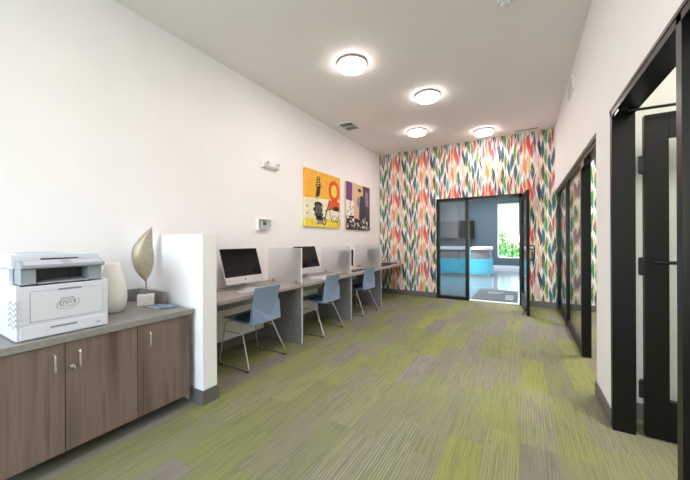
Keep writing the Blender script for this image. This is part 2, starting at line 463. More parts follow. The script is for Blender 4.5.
# ------------------------------------------------------------ storage cabinets and counter
CX, CY1 = -2.268, 1.43
def cabinet(name, y0, y1, label, doors):
    t = thing(name, label, 'cabinet', (XL, y0, 0), group='woodgrain cabinets under the counter')
    w = y1-y0; dpt = CX-XL
    bm = B(); box(bm, 0.002, dpt-.02, 0.001, w-.001, .085, .72); obj('body', bm, M['gap'], t)
    bm = B(); box(bm, 0.01, dpt-.17, 0.002, w-.002, 0, .085); obj('toe_kick', bm, M['gap'], t)
    for a, b_, hy, lock in doors:
        bm = B(); box(bm, dpt-.018, dpt, a-y0+.002, b_-y0-.002, .09, .716); d = obj('door', bm, M['wood'], t, bevel=.0015)
        bm = B(); h = hy-y0
        tube(bm, fillet([(dpt, h, .565), (dpt+.032, h, .565), (dpt+.032, h, .662), (dpt, h, .662)], .012), .0055)
        obj('handle', bm, M['nickel'], d)
        if lock:
            bm = B(); k = h-.028
            lathe(bm, [(.011, 0), (.011, .006), (.007, .009)], (dpt, k, .572), 16, axis='X')
            tube(bm, [(dpt+.006, k, .572), (dpt+.022, k, .572)], .004, 8)
            lathe(bm, [(.0, -.002), (.013, -.002), (.013, .002), (.0, .002)], (dpt+.03, k, .572), 16, axis='Y', cap=False)
            obj('key', bm, M['nickel'], d)
    return t
cabinet('storage_cabinet', .299, 1.053, 'double-door woodgrain cabinet below the printer, a key in its right door', [(.299, .676, .625, False), (.676, 1.053, .735, True)])
cabinet('storage_cabinet', 1.053, CY1, 'single-door woodgrain cabinet against the low white partition, below the leaf sculpture', [(1.053, CY1, 1.122, False)])
t = thing('countertop', 'grey speckled laminate counter with backsplash over the woodgrain cabinets', 'countertop', (XL, .28, .72))
bm = B(); box(bm, 0.001, .785, 0, 1.438-.28, 0, .04); obj('top', bm, M['counter'], t, bevel=.002)
bm = B(); box(bm, 0.001, .02, 0, 1.438-.28, .04, .145)
box(bm, .02, .42, 1.438-.298, 1.438-.28, .04, .145); obj('backsplash', bm, M['counter'], t, bevel=.002)
# ------------------------------------------------------------ printer
CT = .7605
t = thing('printer', 'white multifunction printer with grey control panel on the counter', 'printer', (-2.305, .487, CT))
D, W = -.42, .411   # local: x 0 = front, negative = towards wall
bm = B()
prof = [(-.004, .2921), (-.016, .300), (-.10, .300), (-.122, .31), (-.132, .33), (-.135, .385), (D, .385), (D, .2921)]
prism(bm, prof, lambda u, v, d: (u, d, v), 0, .02)
prism(bm, prof, lambda u, v, d: (u, d, v), W-.02, W)
box(bm, D, -.16, .02, W-.02, .285, .385)
box(bm, D, 0, 0, W, .004, .292)
obj('body', bm, M['white'], t, bevel=.005)
bm = B(); box(bm, -.40, -.02, .015, W-.015, 0, .006); obj('foot', bm, M['pdark'], t)
bm = B(); box(bm, -.004, .0025, .018, W-.018, .008, .075)
obj('paper_tray', bm, M['white'], t, bevel=.003)
bm = B(); box(bm, -.001, .0034, .135, .255, .048, .058); tr_ = [c for c in t.children if c.name.startswith('paper_tray')][0]
obj('tray_grip', bm, M['pline'], tr_)
bm = B(); box(bm, -.001, .0034, W-.06, W-.052, .03, .042); box(bm, -.001, .0034, W-.048, W-.044, .03, .042); obj('tray_label', bm, M['pline'], tr_)
bm = B()
y0, y1, z0, z1 = .055, W-.03, .098, .262
box(bm, 0, .003, y0, y1, z0, z1)
for q in ((y0-.001, y1+.001, z0-.0015, z0), (y0-.001, y1+.001, z1, z1+.0015), (y0-.001, y0, z0, z1), (y1, y1+.001, z0, z1)): box(bm, 0, .0032, *q, 1)
box(bm, 0, .0045, .17, .275, z1-.004, z1+.006, 1)
fd = obj('front_cover', bm, [M['white'], M['pline']], t)
# printed emblem: banner, upper block, letter strokes
bm = B(); cy, cz = .213, .176
def stroke(p, q, w=.0016, x=.003, k=0):
    (a, b_), (c, d) = p, q; dx, dz = c-a, d-b_; L = math.hypot(dx, dz) or 1; nx, nz = -dz/L*w/2, dx/L*w/2
    prism(bm, [(a+nx, b_+nz), (c+nx, d+nz), (c-nx, d-nz), (a-nx, b_-nz)], lambda u, v, d_: (x+d_, cy+u*1.18, cz+v*1.18), 0, .0006)
def loop(ps, w=.0016):
    for a, b_ in zip(ps, ps[1:]+ps[:1]): stroke(a, b_, w)
loop([(-.042, -.018), (-.042, .006), (-.034, .006), (-.034, .016), (-.026, .016), (-.026, .03), (.022, .03), (.024, .016), (.042, .018), (.042, -.006), (.034, -.012), (.02, -.022), (0, -.028), (-.02, -.024), (-.034, -.018)])
loop([(-.026, .016), (.024, .016), (.03, .004), (.018, -.012), (-.02, -.014), (-.032, .0)])
x = -.030
for ch in ('C', 'R', 'E', 'S', 'T'):
    w_, h_ = .009, .016; z_ = -.007
    segs = {'C': [((1, 1), (0, 1)), ((0, 1), (0, 0)), ((0, 0), (1, 0))], 'R': [((0, 0), (0, 1)), ((0, 1), (1, 1)), ((1, 1), (1, .5)), ((1, .5), (0, .5)), ((.3, .5), (1, 0))],
            'E': [((0, 0), (0, 1)), ((0, 1), (1, 1)), ((0, .5), (.8, .5)), ((0, 0), (1, 0))], 'S': [((1, 1), (0, 1)), ((0, 1), (0, .5)), ((0, .5), (1, .5)), ((1, .5), (1, 0)), ((1, 0), (0, 0))],
            'T': [((0, 1), (1, 1)), ((.5, 1), (.5, 0))]}[ch]
    # illegible letter strokes
    for a, b_ in segs[:3]: stroke((x+a[0]*w_, z_+a[1]*h_), (x+b_[0]*w_, z_+b_[1]*h_), .0022)
    x += .0125
for k in range(6): stroke((-.02+k*.007, .02), (-.018+k*.007, .027), .0018)
obj('emblem', bm, mat('emblem_ink', (96, 98, 104), .6), fd)
# ribbed graphic on the side
bm = B()
for k in range(5):
    for s in range(2):
        a = .07+.03*k
        prism(bm, [(-.30+.09*s, a), (-.26+.09*s, a+.02), (-.22+.09*s, a), (-.22+.09*s, a+.006), (-.26+.09*s, a+.028), (-.30+.09*s, a+.006)], lambda u, v, d: (u+.17, -d, v), 0, .001)
obj('side_emblem', bm, M['pline'], t)
# grey surround of the output slot
bm = B()
box(bm, -.15, -.022, .022, .085, .301, .385); box(bm, -.15, -.03, W-.085, W-.022, .301, .385)
box(bm, -.165, -.15, .02, W-.02, .285, .385)
obj('slot_surround', bm, M['pgrey'], t, bevel=.004)
bm = B(); box(bm, -.155, -.149, .08, W-.08, .30, .38); box(bm, -.15, -.02, .08, W-.08, .286, .30)
box(bm, -.15, -.13, .265, .272, .30, .36)
obj('output_slot', bm, M['pdark'], t)
bm = B(); prism(bm, [(-.145, .302), (-.02, .302), (-.02, .305), (-.145, .315)], lambda u, v, d: (u, d, v), .09, W-.09); obj('output_tray', bm, M['pgrey2'], t)
# control panel lip
bm = B(); prism(bm, [(-.15, .385), (-.15, .436), (-.05, .431), (.006, .408), (.008, .392), (-.02, .385)], lambda u, v, d: (u, d, v), .018, W-.018)
cp = obj('control_panel', bm, M['pgrey'], t, bevel=.004)
bm = B()
prism(bm, [(-.048, .4312), (.002, .4108), (.002, .409), (-.048, .429)], lambda u, v, d: (u, d, v), .035, .19); prism(bm, [(-.048, .4312), (.002, .4108), (.002, .409), (-.048, .429)], lambda u, v, d: (u, d, v), .235, W-.03)
obj('display', bm, M['pgrey2'], cp)
bm = B(); box(bm, D, -.10, .002, W-.002, .386, .44); obj('scanner_bed', bm, M['white'], t, bevel=.006)
bm = B(); box(bm, -.101, -.094, .12, .29, .43, .44); obj('scanner_grip', bm, M['pdark'], t)
bm = B(); box(bm, D, -.105, .006, W-.01, .441, .462); box(bm, -.34, -.13, .03, .24, .462, .470)
box(bm, -.33, -.14, .045, .22, .470, .471, 1); obj('scanner_lid', bm, [M['white'], M['pgrey2']], t, bevel=.005)

# ------------------------------------------------------------ vase, leaf sculpture, booklets
bm = B()
prof = [(.0, 0), (.050, 0), (.064, .008), (.082, .045), (.092, .095), (.092, .14), (.084, .20), (.071, .26), (.058, .315), (.050, .355), (.0485, .372), (.046, .374), (.0445, .37), (.047, .34), (.062, .28), (.076, .2), (.08, .12), (.07, .05), (0, .03)]
lathe(bm, prof, n=48, cap=False)
tag(obj('vase', bm, M['vase'], loc=(-2.685, 1.075, CT)), 'tall cream ceramic vase with a flat open rim beside the printer', 'vase')
t = thing('leaf_sculpture', 'champagne metal leaf sculpture on a white marble block, end of the counter', 'sculpture', (-2.735, 1.335, CT), rz=math.radians(62))
bm = B(); box(bm, -.060, .060, -.04, .04, 0, .088); obj('base', bm, M['marble'], t, bevel=.003)
bm = B(); tube(bm, [(0, 0, .088), (.002, 0, .20), (-.006, 0, .30), (.002, -.004, .42), (.0, -.003, .52)], .0055); obj('stem', bm, M['brass'], t)
bm = B()
# leaf blade: local x across, z up, cupped in y; tip sways right
n, mseg = 26, 12
rows = []
for i in range(n+1):
    s = i/n; z = .185+.475*s
    cx = -.012*math.sin(PI*s*1.0)*2.2+.045*max(0, s-.62)**1.2*3.2
    hw_l = .088*math.sin(PI*min(1, s*1.02))**.62*(1-.35*s)
    hw_r = .098*math.sin(PI*min(1, s*1.02))**.8*(1-.30*s)
    row = []
    for j in range(mseg+1):
        q = -1+2*j/mseg; w_ = hw_l if q < 0 else hw_r
        x = cx+q*w_; y = -.012+.034*q*q-.006*math.cos(q*22)*(.3)
        row.append((x, y, z+.018*abs(q)*(1-s)))
    rows.append(row)
V = [[bm.verts.new(p) for p in r] for r in rows]
for a, b_ in zip(V, V[1:]):
    for j in range(mseg):
        f = bm.faces.new((a[j], a[j+1], b_[j+1], b_[j])); f.smooth = True
o = obj('leaf', bm, M['brass'], t); md = o.modifiers.new('s', 'SOLIDIFY'); md.thickness = .003
bm = B()
def book(bm, c, a, w, l, z0, z1):
    R = Matrix.Rotation(a, 3, 'Z')
    pts = [R @ Vector(p) for p in ((-w/2, -l/2, 0), (w/2, -l/2, 0), (w/2, l/2, 0), (-w/2, l/2, 0))]
    hexa(bm, [(c[0]+p.x, c[1]+p.y, z0) for p in pts], [(c[0]+p.x, c[1]+p.y, z1) for p in pts])
BKX, BKY = -2.525, 1.355
book(bm, (0, 0), .12, .16, .13, 0, .006)
tag(obj('booklet', bm, M['bluepaper'], loc=(BKX-.03, BKY-.01, CT), bevel=.001), 'pale blue booklet lying under another, just right of the marble block', 'booklet', 'blue booklets on the counter')
bm = B(); book(bm, (0, 0), -.25, .14, .11, 0, .005)
tag(obj('booklet', bm, mat('blue_booklet_cover', (132, 162, 192), .45, noise=.08), loc=(BKX+.03, BKY+.02, CT+.0062), bevel=.001), 'darker blue booklet lying on top, nearest the counter edge', 'booklet', 'blue booklets on the counter')

# ------------------------------------------------------------ computer desk along the wall
DXF, DZ = -2.375, .745
PAN = [2.97, 4.232, 5.43]
t = thing('computer_desk', 'long grey laminate computer desk on panel legs along the left wall', 'desk', (XL, PY1, 0))
dl = YB-PY1; dw = DXF-XL
bm = B()
r = .06
prism(bm, [(.001, .002), (dw, .002), (dw, dl-.30), (dw-.02, dl-.16), (dw-.05, dl-.02), (dw-.07, dl-.002), (.001, dl-.002)], lambda u, v, d: (u, v, d), DZ-.036, DZ)
obj('desktop', bm, M['desktop'], t, bevel=.002)
for p in PAN:
    bm = B(); q = p-PY1; box(bm, .002, dw-.012, q, q+.03, 0, DZ-.036)
    box(bm, dw-.012, dw-.010, q, q+.03, 0, DZ-.036, 1)
    obj('leg_panel', bm, [M['deskleg'], M['pgrey2']], t, bevel=.001)
for a, b_ in zip([PY1]+[p+.03 for p in PAN[:2]], PAN):
    bm = B(); a -= PY1; b_ -= PY1; box(bm, .06, .10, a+.004, b_-.002, DZ-.24, DZ-.037); obj('cable_rail', bm, mat('pale_green_grey_rail', (178, 186, 182), .5), t)

def divider(y, label):
    t = thing('desk_divider', label, 'divider', (XL, y, DZ), group='frosted dividers on the computer desk')
    bm = B(); box(bm, .075, dw-.018, .008, .018, .02, .455); obj('panel', bm, M['frost'], t, bevel=.002)
    bm = B(); box(bm, dw-.018, dw-.012, .006, .020, .012, .457); obj('edge_trim', bm, M['whitem'], t)
    for x in (.17, dw-.10):
        bm = B(); lathe(bm, [(.014, 0), (.014, .006), (.006, .009), (.006, .02)], (x, .013, 0), 16); box(bm, x-.012, x+.012, .001, .007, .012, .045); box(bm, x-.012, x+.012, .019, .025, .012, .045)
        obj('clamp', bm, M['chrome'], t)
    return t
divider(PAN[0], 'frosted divider on the desk left of the second silver computer')
divider(PAN[1], 'frosted divider on the desk left of the black monitor')
divider(PAN[2], 'farthest frosted divider on the desk, near the patterned wall')

# all-in-one computers ------------------------------------------------
def computer(loc, label, rz=0):
    t = thing('desktop_computer', label, 'computer', loc, rz, 'silver all-in-one computers on the desk')
    tilt = math.radians(18)
    W2 = .268
    def L(u, v, d):   # u across (y), v up along screen, d out of screen
        return (d*math.cos(tilt)-v*math.sin(tilt), u, .066+v*math.cos(tilt)+d*math.sin(tilt))
    bm = B()
    def rr(hw, z0, z1, r=.012):
        out = []
        for cx, cz, a0 in ((hw-r, z0+r, -90), (hw-r, z1-r, 0), (-hw+r, z1-r, 90), (-hw+r, z0+r, 180)):
            for k in range(5):
                a = math.radians(a0+k*22.5); out.append((cx+r*math.cos(a), cz+r*math.sin(a)))
        return out
    prism(bm, rr(W2, 0, .415), L, -.012, 0)
    hexa(bm, [L(-.2, .06, -.012), L(.2, .06, -.012), L(.2, .38, -.012), L(-.2, .38, -.012)], [L(-.1, .14, -.035), L(.1, .14, -.035), L(.1, .3, -.035), L(-.1, .3, -.035)])
    sh = obj('shell', bm, M['alu'], t)
    bm = B(); prism(bm, rr(W2-.004, .082, .411, .006), L, 0, .0015)
    obj('screen', bm, M['screen'], sh)
    bm = B(); cy = .042
    prism(bm, [(.010*math.cos(a)*(1 if math.cos(a) < .75 else .8), cy+.011*math.sin(a)) for a in [2*PI*k/18 for k in range(18)]], L, 0, .001)
    prism(bm, [(.000, cy+.012), (.004, cy+.014), (.005, cy+.019), (.001, cy+.017)], L, 0, .001)
    obj('fruit_logo', bm, M['blacks'], sh)
    bm = B()
    tube_pts = [(.075, .003), (-.12, .003), (-.135, .02), (-.105, .16), (-.10, .20), (-.095, .20), (-.092, .15), (-.125, .012), (-.11, .007), (.075, .007)]
    prism(bm, tube_pts, lambda u, v, d: (u, d, v), -.095, .095)
    obj('stand', bm, M['alu'], t, bevel=.0015)
    return t
c1 = computer((-2.755, 2.425, DZ), 'silver all-in-one computer nearest the low white partition, black screen off')
dup(c1, (-2.755, 3.665, DZ), 'silver all-in-one computer on the middle desk bay, half hidden by a frosted divider')

def monitor(loc, label, W2=.26):
    t = thing('monitor', label, 'monitor', loc, 0, 'black monitors on the desk')
    bm = B(); box(bm, -.03, 0, -W2, W2, .06, .37); obj('casing', bm, M['blacks'], t, bevel=.004)
    bm = B(); box(bm, 0, .0015, -W2+.012, W2-.012, .075, .358); obj('screen', bm, M['screen'], t)
    bm = B(); box(bm, -.06, -.03, -.03, .03, .01, .2); lathe(bm, [(.11, 0), (.11, .008), (.03, .014)], (-.02, 0, 0), 32); obj('stand', bm, M['blacks'], t)
    return t
mo = monitor((-2.79, 4.79, DZ), 'black monitor on the desk in front of the farthest chair, behind the middle divider')
dup(mo, (-2.79, 5.98, DZ), 'black monitor beyond the farthest frosted divider, seen as a dark blur')

# keyboards, papers, mice
def keyboard(loc, label, body, key, rz=0, group='keyboards on the desk', L=.42, n=14):
    t = thing('keyboard', label, 'keyboard', loc, rz, group)
    bm = B(); prism(bm, [(-.06, 0), (.06, 0), (.06, .006), (-.06, .014)], lambda u, v, d: (u, d, v), -L/2, L/2); obj('body', bm, body, t, bevel=.001)
    bm = B()
    for r_ in range(5):
        for k in range(n):
            x = .045-.022*r_; y = -L/2+.012+k*(L-.02)/n; z = .0075+(.045-x)*.066
            box(bm, x-.0085, x+.0085, y, y+(L-.02)/n-.004, z, z+.003)
    obj('keys', bm, key, t)
    return t
keyboard((-2.56, 2.36, DZ), 'white keyboard in front of the computer nearest the low partition', M['alu'], M['white'])
keyboard((-2.56, 3.62, DZ), 'white keyboard in front of the middle silver computer', M['alu'], M['white'])
keyboard((-2.57, 4.82, DZ), 'black keyboard below the black monitor', M['blacks'], M['pdark'])
keyboard((-2.56, 6.02, DZ), 'black keyboard beyond the farthest divider', M['blacks'], M['pdark'])
def sheet(loc, rz, label, w=.20, l=.27):
    bm = B(); box(bm, -w/2, w/2, -l/2, l/2, 0, .0015)
    return tag(obj('paper_sheet', bm, M['paperw'], loc=loc, rz=rz), label, 'paper', 'white sheets on the desk')
sheet((-2.465, 2.42, DZ+.0003), .1, 'white sheet behind the nearest blue chair at the desk edge', .13, .24)
sheet((-2.465, 3.66, DZ+.0003), -.05, 'white sheet at the desk edge before the middle silver computer', .13, .24)
def mouse(loc, label, m_):
    bm = B(); bmesh.ops.create_uvsphere(bm, u_segments=20, v_segments=12, radius=1)
    for v in bm.verts:
        v.co = Vector((v.co.x*.052, v.co.y*.03, max(0, v.co.z)*.024))
    for f in bm.faces: f.smooth = True
    return tag(obj('computer_mouse', bm, m_, loc=loc), label, 'mouse', 'mice on the desk')
mouse((-2.55, 2.72, DZ), 'white mouse right of the keyboard on the nearest desk bay', M['white'])
mouse((-2.55, 3.96, DZ), 'white mouse right of the keyboard on the middle desk bay', M['white'])
mouse((-2.55, 5.15, DZ), 'black mouse right of the black keyboard', M['blacks'])
# black laptop closed on the far end
t = thing('laptop', 'closed black laptop on the far end of the desk by the patterned wall', 'laptop', (-2.66, 6.52, DZ))
bm = B(); box(bm, -.13, .13, -.18, .18, 0, .013); obj('body', bm, M['blacks'], t, bevel=.004)
bm = B(); box(bm, -.13, .13, -.18, .18, .0135, .022); obj('lid', bm, M['pdark'], t, bevel=.004)
# cable from the first computer
bm = B(); tube(bm, fillet([(-2.70, 2.05, DZ+.006), (-2.72, 1.95, DZ+.006), (-2.80, 1.85, DZ+.006), (-2.98, 1.68, DZ+.006)], .1), .003, 8)
tag(obj('power_cord', bm, M['pgrey2']), 'thin pale cord on the desktop beside the low white partition', 'cord')

# ------------------------------------------------------------ chairs (local +x = back of the chair, towards the corridor)
def chair(loc, label, rz=0):
    t = thing('desk_chair', label, 'chair', loc, rz, 'blue chairs at the computer desk')
    ws, wf = .20, .272
    # shell: seat + back in one folded sheet of grid points
    bm = B()
    prof = [(-.455, .448), (-.40, .458), (-.30, .452), (-.18, .440), (-.09, .434), (-.03, .434), (.004, .440), (.012, .50), (.012, .59), (.024, .68), (.046, .77), (.062, .815)]
    def width(i):
        return [.185, .2, .205, .208, .208, .208, .208, .204, .192, .180, .182, .184][i]
    nj = 12
    V = []
    for i, (x, z) in enumerate(prof):
        row = []
        for j in range(nj+1):
            q = -1+2*j/nj; y = q*width(i)
            if i >= 6:   # back: slightly wrapped
                xx = x-.010*q*q; zz = z
            else:
                xx = x; zz = z+.008*q*q
            row.append(bm.verts.new((xx, y, zz)))
        V.append(row)
    for i, (a, b_) in enumerate(zip(V, V[1:])):
        for j in range(nj):
            f = bm.faces.new((a[j], a[j+1], b_[j+1], b_[j])); f.smooth = True
    o = obj('shell', bm, M['chairb'], t); md = o.modifiers.new('s', 'SOLIDIFY'); md.thickness = .011; md.offset = 1
    md = o.modifiers.new('b', 'BEVEL'); md.width = .003; md.segments = 2; md.limit_method = 'ANGLE'
    # triangular facets folded into the rear of the back
    bm = B()
    def bp(y, z, d):
        zs = [p[1] for p in prof[6:]]; xs = [p[0] for p in prof[6:]]
        for k in range(len(zs)-1):
            if zs[k] <= z <= zs[k+1] or k == len(zs)-2:
                s = (z-zs[k])/(zs[k+1]-zs[k]); x = xs[k]+(xs[k+1]-xs[k])*s; break
        return (x-.010*(y/.21)**2+d, y, z)
    top_ = [(-.188, .62), (.03, .50), (.186, .66)]; low_ = [(.206, .44), (-.206, .44)]
    c = [bm.verts.new(bp(y, z, .0115)) for y, z in top_]+[bm.verts.new(bp(y, max(z, .441), .034)) for y, z in low_]
    mid = bm.verts.new(bp(.03, .441, .034))
    lo = [bm.verts.new(bp(y, max(z, .441), .002)) for y, z in top_+low_]
    bm.faces.new((c[0], c[1], mid, c[4])); bm.faces.new((c[1], c[2], c[3], mid))
    for k in (0, 1, 2, 4): bm.faces.new((c[(k+1) % 5], c[k], lo[k], lo[(k+1) % 5]))
    bm.faces.new((c[4], mid, c[3], lo[3], lo[4])); bm.faces.new(lo)
    obj('back_facet', bm, M['chairb'], t)
    bm = B()
    prism(bm, [(-.445, -.175), (-.06, -.195), (-.06, .195), (-.445, .175)], lambda u, v, d: (u, v, d), .452, .467)
    obj('seat_pad', bm, M['chairs'], t, bevel=.006)
    for s in (-1, 1):
        pts = [(-.15, s*.17, .434), (-.135, s*(ws+.008), .428), (.06, s*wf, .012), (-.40, s*(wf-.004), .012), (-.385, s*ws, .432), (-.34, s*.17, .440)]
        bm = B(); tube(bm, fillet(pts, .045, 6), .0072, 10); obj('sled_leg', bm, M['chrome'], t)
        for x in (.02, -.36):
            bm = B(); box(bm, x-.02, x+.02, s*(wf-.002)-.009, s*(wf-.002)+.009, .0, .012); obj('glide', bm, M['blacks'], t)
    bm = B()
    for x in (-.15, -.34): tube(bm, [(x, -.18, .437), (x, .18, .437)], .008)
    for s in (-1, 1): tube(bm, [(-.105, s*.222, .34), (-.385, s*.218, .34)], .005)
    obj('crossbar', bm, M['chrome'], t)
    return t
ch = chair((-2.365, 2.335, 0), 'blue-grey sled-base chair nearest the low white partition')
dup(ch, (-2.345, 3.585, 0), 'middle one of the three blue-grey sled-base chairs at the desk', .03)
dup(ch, (-2.36, 4.83, 0), 'blue-grey sled-base chair farthest from the printer, by the black monitor', -.04)

# ------------------------------------------------------------ ceiling and wall fittings
def lamp(loc, label):
    t = thing('ceiling_light', label, 'light', loc, 0, 'round ceiling lights')
    bm = B(); lathe(bm, [(.166, 0), (.172, -.004), (.172, -.024), (.168, -.028)], n=48); obj('rim', bm, M['nickel'], t)
    bm = B(); lathe(bm, [(.160, -.024), (.163, -.045), (.152, -.062), (.08, -.070), (0.001, -.072)], n=48, cap=False); obj('diffuser', bm, M['lens'], t)
    return t
L0 = lamp((-1.72, 3.10, H), 'largest-looking lit round ceiling light, nearest the camera')
for p, l in (((-1.17, 4.34), 'lit round ceiling light second nearest, right of the nearest one'),
             ((-1.73, 5.67), 'lit round ceiling light at lower left, near the patterned wall'),
             ((-.63, 6.33), 'lit round ceiling light at right, closest to the patterned wall'),
             ((-1.17, 1.0), 'lit round ceiling light above and behind the camera'),
             ((-1.17, -1.6), 'lit round ceiling light at the window end of the room')):
    dup(L0, (*p, H), l)
t = thing('ceiling_vent', 'square louvred return vent in the ceiling near the left wall', 'vent', (-2.72, 4.79, H))
bm = B()
for q in ((-.15, .15, -.20, -.17), (-.15, .15, .17, .20), (-.15, -.125, -.17, .17), (.125, .15, -.17, .17)): box(bm, *q, -.012, 0)
box(bm, -.125, .125, -.008, .008, -.011, 0)
obj('frame', bm, M['whitem'], t)
bm = B(); box(bm, -.125, .125, -.17, .17, -.003, -.0005); obj('backing', bm, M['pgrey2'], t)
bm = B()
for k in range(12):
    y = -.155+k*.028; hexa(bm, [(-.125, y, -.010), (.125, y, -.010), (.125, y+.003, -.010), (-.125, y+.003, -.010)], [(-.125, y+.012, -.003), (.125, y+.012, -.003), (.125, y+.015, -.003), (-.125, y+.015, -.003)])
obj('louvre', bm, M['pgrey'], t)
t = thing('slot_diffuser', 'narrow dark linear slot diffuser in the ceiling above the patterned wall', 'vent', (.07, 6.66, H))
bm = B(); box(bm, -.20, .20, -.035, .035, -.006, 0); obj('frame', bm, M['whitem'], t)
bm = B(); box(bm, -.19, .19, -.022, -.004, -.0075, -.005); box(bm, -.19, .19, .004, .022, -.0075, -.005); obj('slot', bm, M['gap'], t)
t = thing('smoke_detector', 'white round smoke detector on the ceiling', 'smoke detector', (-.118, 2.97, H))
bm = B(); lathe(bm, [(.07, 0), (.07, -.012), (.062, -.02), (.05, -.022)], n=36); obj('base', bm, M['white'], t)
bm = B(); lathe(bm, [(.048, -.022), (.044, -.04), (.03, -.05), (.0, -.052)], n=36, cap=False); obj('sensor_head', bm, M['white'], t)
bm = B(); lathe(bm, [(.0465, -.034), (.0475, -.034), (.0475, -.028), (.0465, -.028)], n=36); obj('vent_slot', bm, M['pline'], t)
t = thing('wall_vent', 'white supply grille high on the right wall', 'vent', (XR, 4.62, 3.16))
bm = B()
for q in ((-.20, .20, -.08, -.06), (-.20, .20, .06, .08), (-.20, -.18, -.06, .06), (.18, .20, -.06, .06)): box(bm, -.018, 0, *q)
obj('frame', bm, M['whitem'], t)
bm = B(); box(bm, -.004, -.001, -.18, .18, -.06, .06); obj('backing', bm, M['pline'], t)
bm = B()
for k in range(8): z = -.052+k*.0145; box(bm, -.014, -.005, -.18, .18, z, z+.004)
obj('louvre', bm, M['whitem'], t)
# emergency light
t = thing('emergency_light', 'white twin-head emergency light high on the left wall', 'emergency light', (XL, 3.085, 2.34))
bm = B(); prism(bm, [(0, -.045), (.045, -.045), (.065, -.02), (.05, .05), (0, .05)], lambda u, v, d: (u, d, v), -.15, .15); obj('housing', bm, M['whitem'], t, bevel=.006)
for s in (-1, 1):
    bm = B(); lathe(bm, [(.020, 0), (.032, .02), (.034, .035), (.03, .036), (.018, .028), (.0, .027)], (.055, s*.10, .015), 24, axis='X', cap=False); hd = obj('lamp_head', bm, M['whitem'], t)
    bm = B(); lathe(bm, [(.0, 0), (.018, 0), (.016, .004), (.0, .006)], (.083, s*.10, .015), 20, axis='X', cap=False); obj('bulb', bm, M['pline'], hd)
t = thing('thermostat', 'white thermostat with grey display inside a clear cover, left wall', 'thermostat', (XL, 2.965, 1.51))
bm = B(); box(bm, 0, .006, -.125, .125, -.08, .08); obj('backplate', bm, M['whitem'], t, bevel=.004)
bm = B(); box(bm, .006, .03, -.065, .065, -.05, .055); obj('body', bm, M['white'], t, bevel=.004)
bm = B(); box(bm, .03, .0315, -.03, .035, -.002, .042); obj('display', bm, mat('lcd_grey', (92, 108, 100), .3), t)
bm = B()
for q in ((-.12, -.116, -.075, .075), (.116, .12, -.075, .075), (-.116, .116, -.075, -.071), (-.116, .116, .071, .075)): box(bm, .006, .045, *q)
cv = obj('cover', bm, M['whitem'], t)
bm = B(); box(bm, .040, .043, -.116, .116, -.071, .071); obj('cover_pane', bm, M['glass'], cv)

# ------------------------------------------------------------ canvases
AM = {k: mat('paint_'+k, c, .6, noise=n_, nscale=14) for k, c, n_ in (
    ('canvas', (236, 230, 216), .02), ('orange', (242, 178, 52), .10), ('cream', (240, 232, 200), .05), ('yellow', (238, 214, 80), .12), ('red', (228, 88, 34), .10),
    ('ink', (40, 34, 34), .2), ('grey', (150, 148, 146), .15), ('purple', (120, 66, 130), .15), ('tan', (218, 188, 150), .08),
    ('plum', (92, 66, 86), .2), ('skin', (226, 178, 150), .08), ('white', (238, 236, 232), .04), ('dark', (62, 62, 76), .2), ('mauve', (154, 132, 152), .15))}
def canvas(name, y0, y1, z0, z1, label, shapes, mats):
    keys = ['canvas']+mats
    bm = B(); w, h = y1-y0, z1-z0
    box(bm, .002, .036, .0004, w-.0004, .0004, h-.0004)
    for i, (pts, mk, layer) in enumerate(shapes):
        prism(bm, [(u*w, v*h) for u, v in pts], lambda u, v, d: (d, u, v), .002 if layer == 1 else .036, .0362+.0007*layer, keys.index(mk))
    return tag(obj(name, bm, [AM[k] for k in keys], loc=(XL, y0, z0)), label, 'painting')
def ell(cx, cy, rx, ry, n=24, a0=0, a1=2*PI): return [(cx+rx*math.cos(a0+(a1-a0)*k/n), cy+ry*math.sin(a0+(a1-a0)*k/n)) for k in range(n)]
def ring(cx, cy, rx, ry, th, n=28):
    return [[(cx+rx*math.cos(a), cy+ry*math.sin(a)), (cx+rx*math.cos(b_), cy+ry*math.sin(b_)), (cx+(rx-th)*math.cos(b_), cy+(ry-th)*math.sin(b_)), (cx+(rx-th)*math.cos(a), cy+(ry-th)*math.sin(a))]
            for a, b_ in [(2*PI*k/n, 2*PI*(k+1)/n) for k in range(n)]]
def ln(x0, y0, x1, y1, t_):
    dx, dy = x1-x0, y1-y0; L = math.hypot(dx, dy); nx, ny = -dy/L*t_/2, dx/L*t_/2
    return [(x0+nx, y0+ny), (x1+nx, y1+ny), (x1-nx, y1-ny), (x0-nx, y0-ny)]
sh = [([(0, .5), (1, .55), (1, 1), (0, 1)], 'orange', 1), ([(0, .14), (1, .16), (1, .55), (0, .5)], 'cream', 1), ([(0, 0), (1, 0), (1, .16), (0, .14)], 'yellow', 1),
      ([(0, .5), (.34, .52), (.38, .47), (.2, .44), (0, .46)], 'cream', 2), ([(.28, .5), (.33, .98), (.36, 1), (.36, .5)], 'yellow', 2)]
# big red-orange loop and body
for q in ring(.80, .71, .17, .20, .075): sh.append((q, 'red', 3))
sh += [(ell(.80, .71, .10, .125), 'yellow', 2), ([(.62, .34), (.97, .32), (.98, .50), (.88, .54), (.64, .52)], 'red', 3), (ell(.86, .37, .10, .045), 'ink', 4)]
# script column top left
for k in range(5): sh.append((ln(.27+.022*k, .52+.01*k, .31+.022*k, .72+.01*k, .017), 'ink', 4))
for k in range(4):
    for q in ring(.33+.015*(k % 2), .74+.045*k, .062-.006*k, .032, .018, 14): sh.append((q, 'ink', 4))
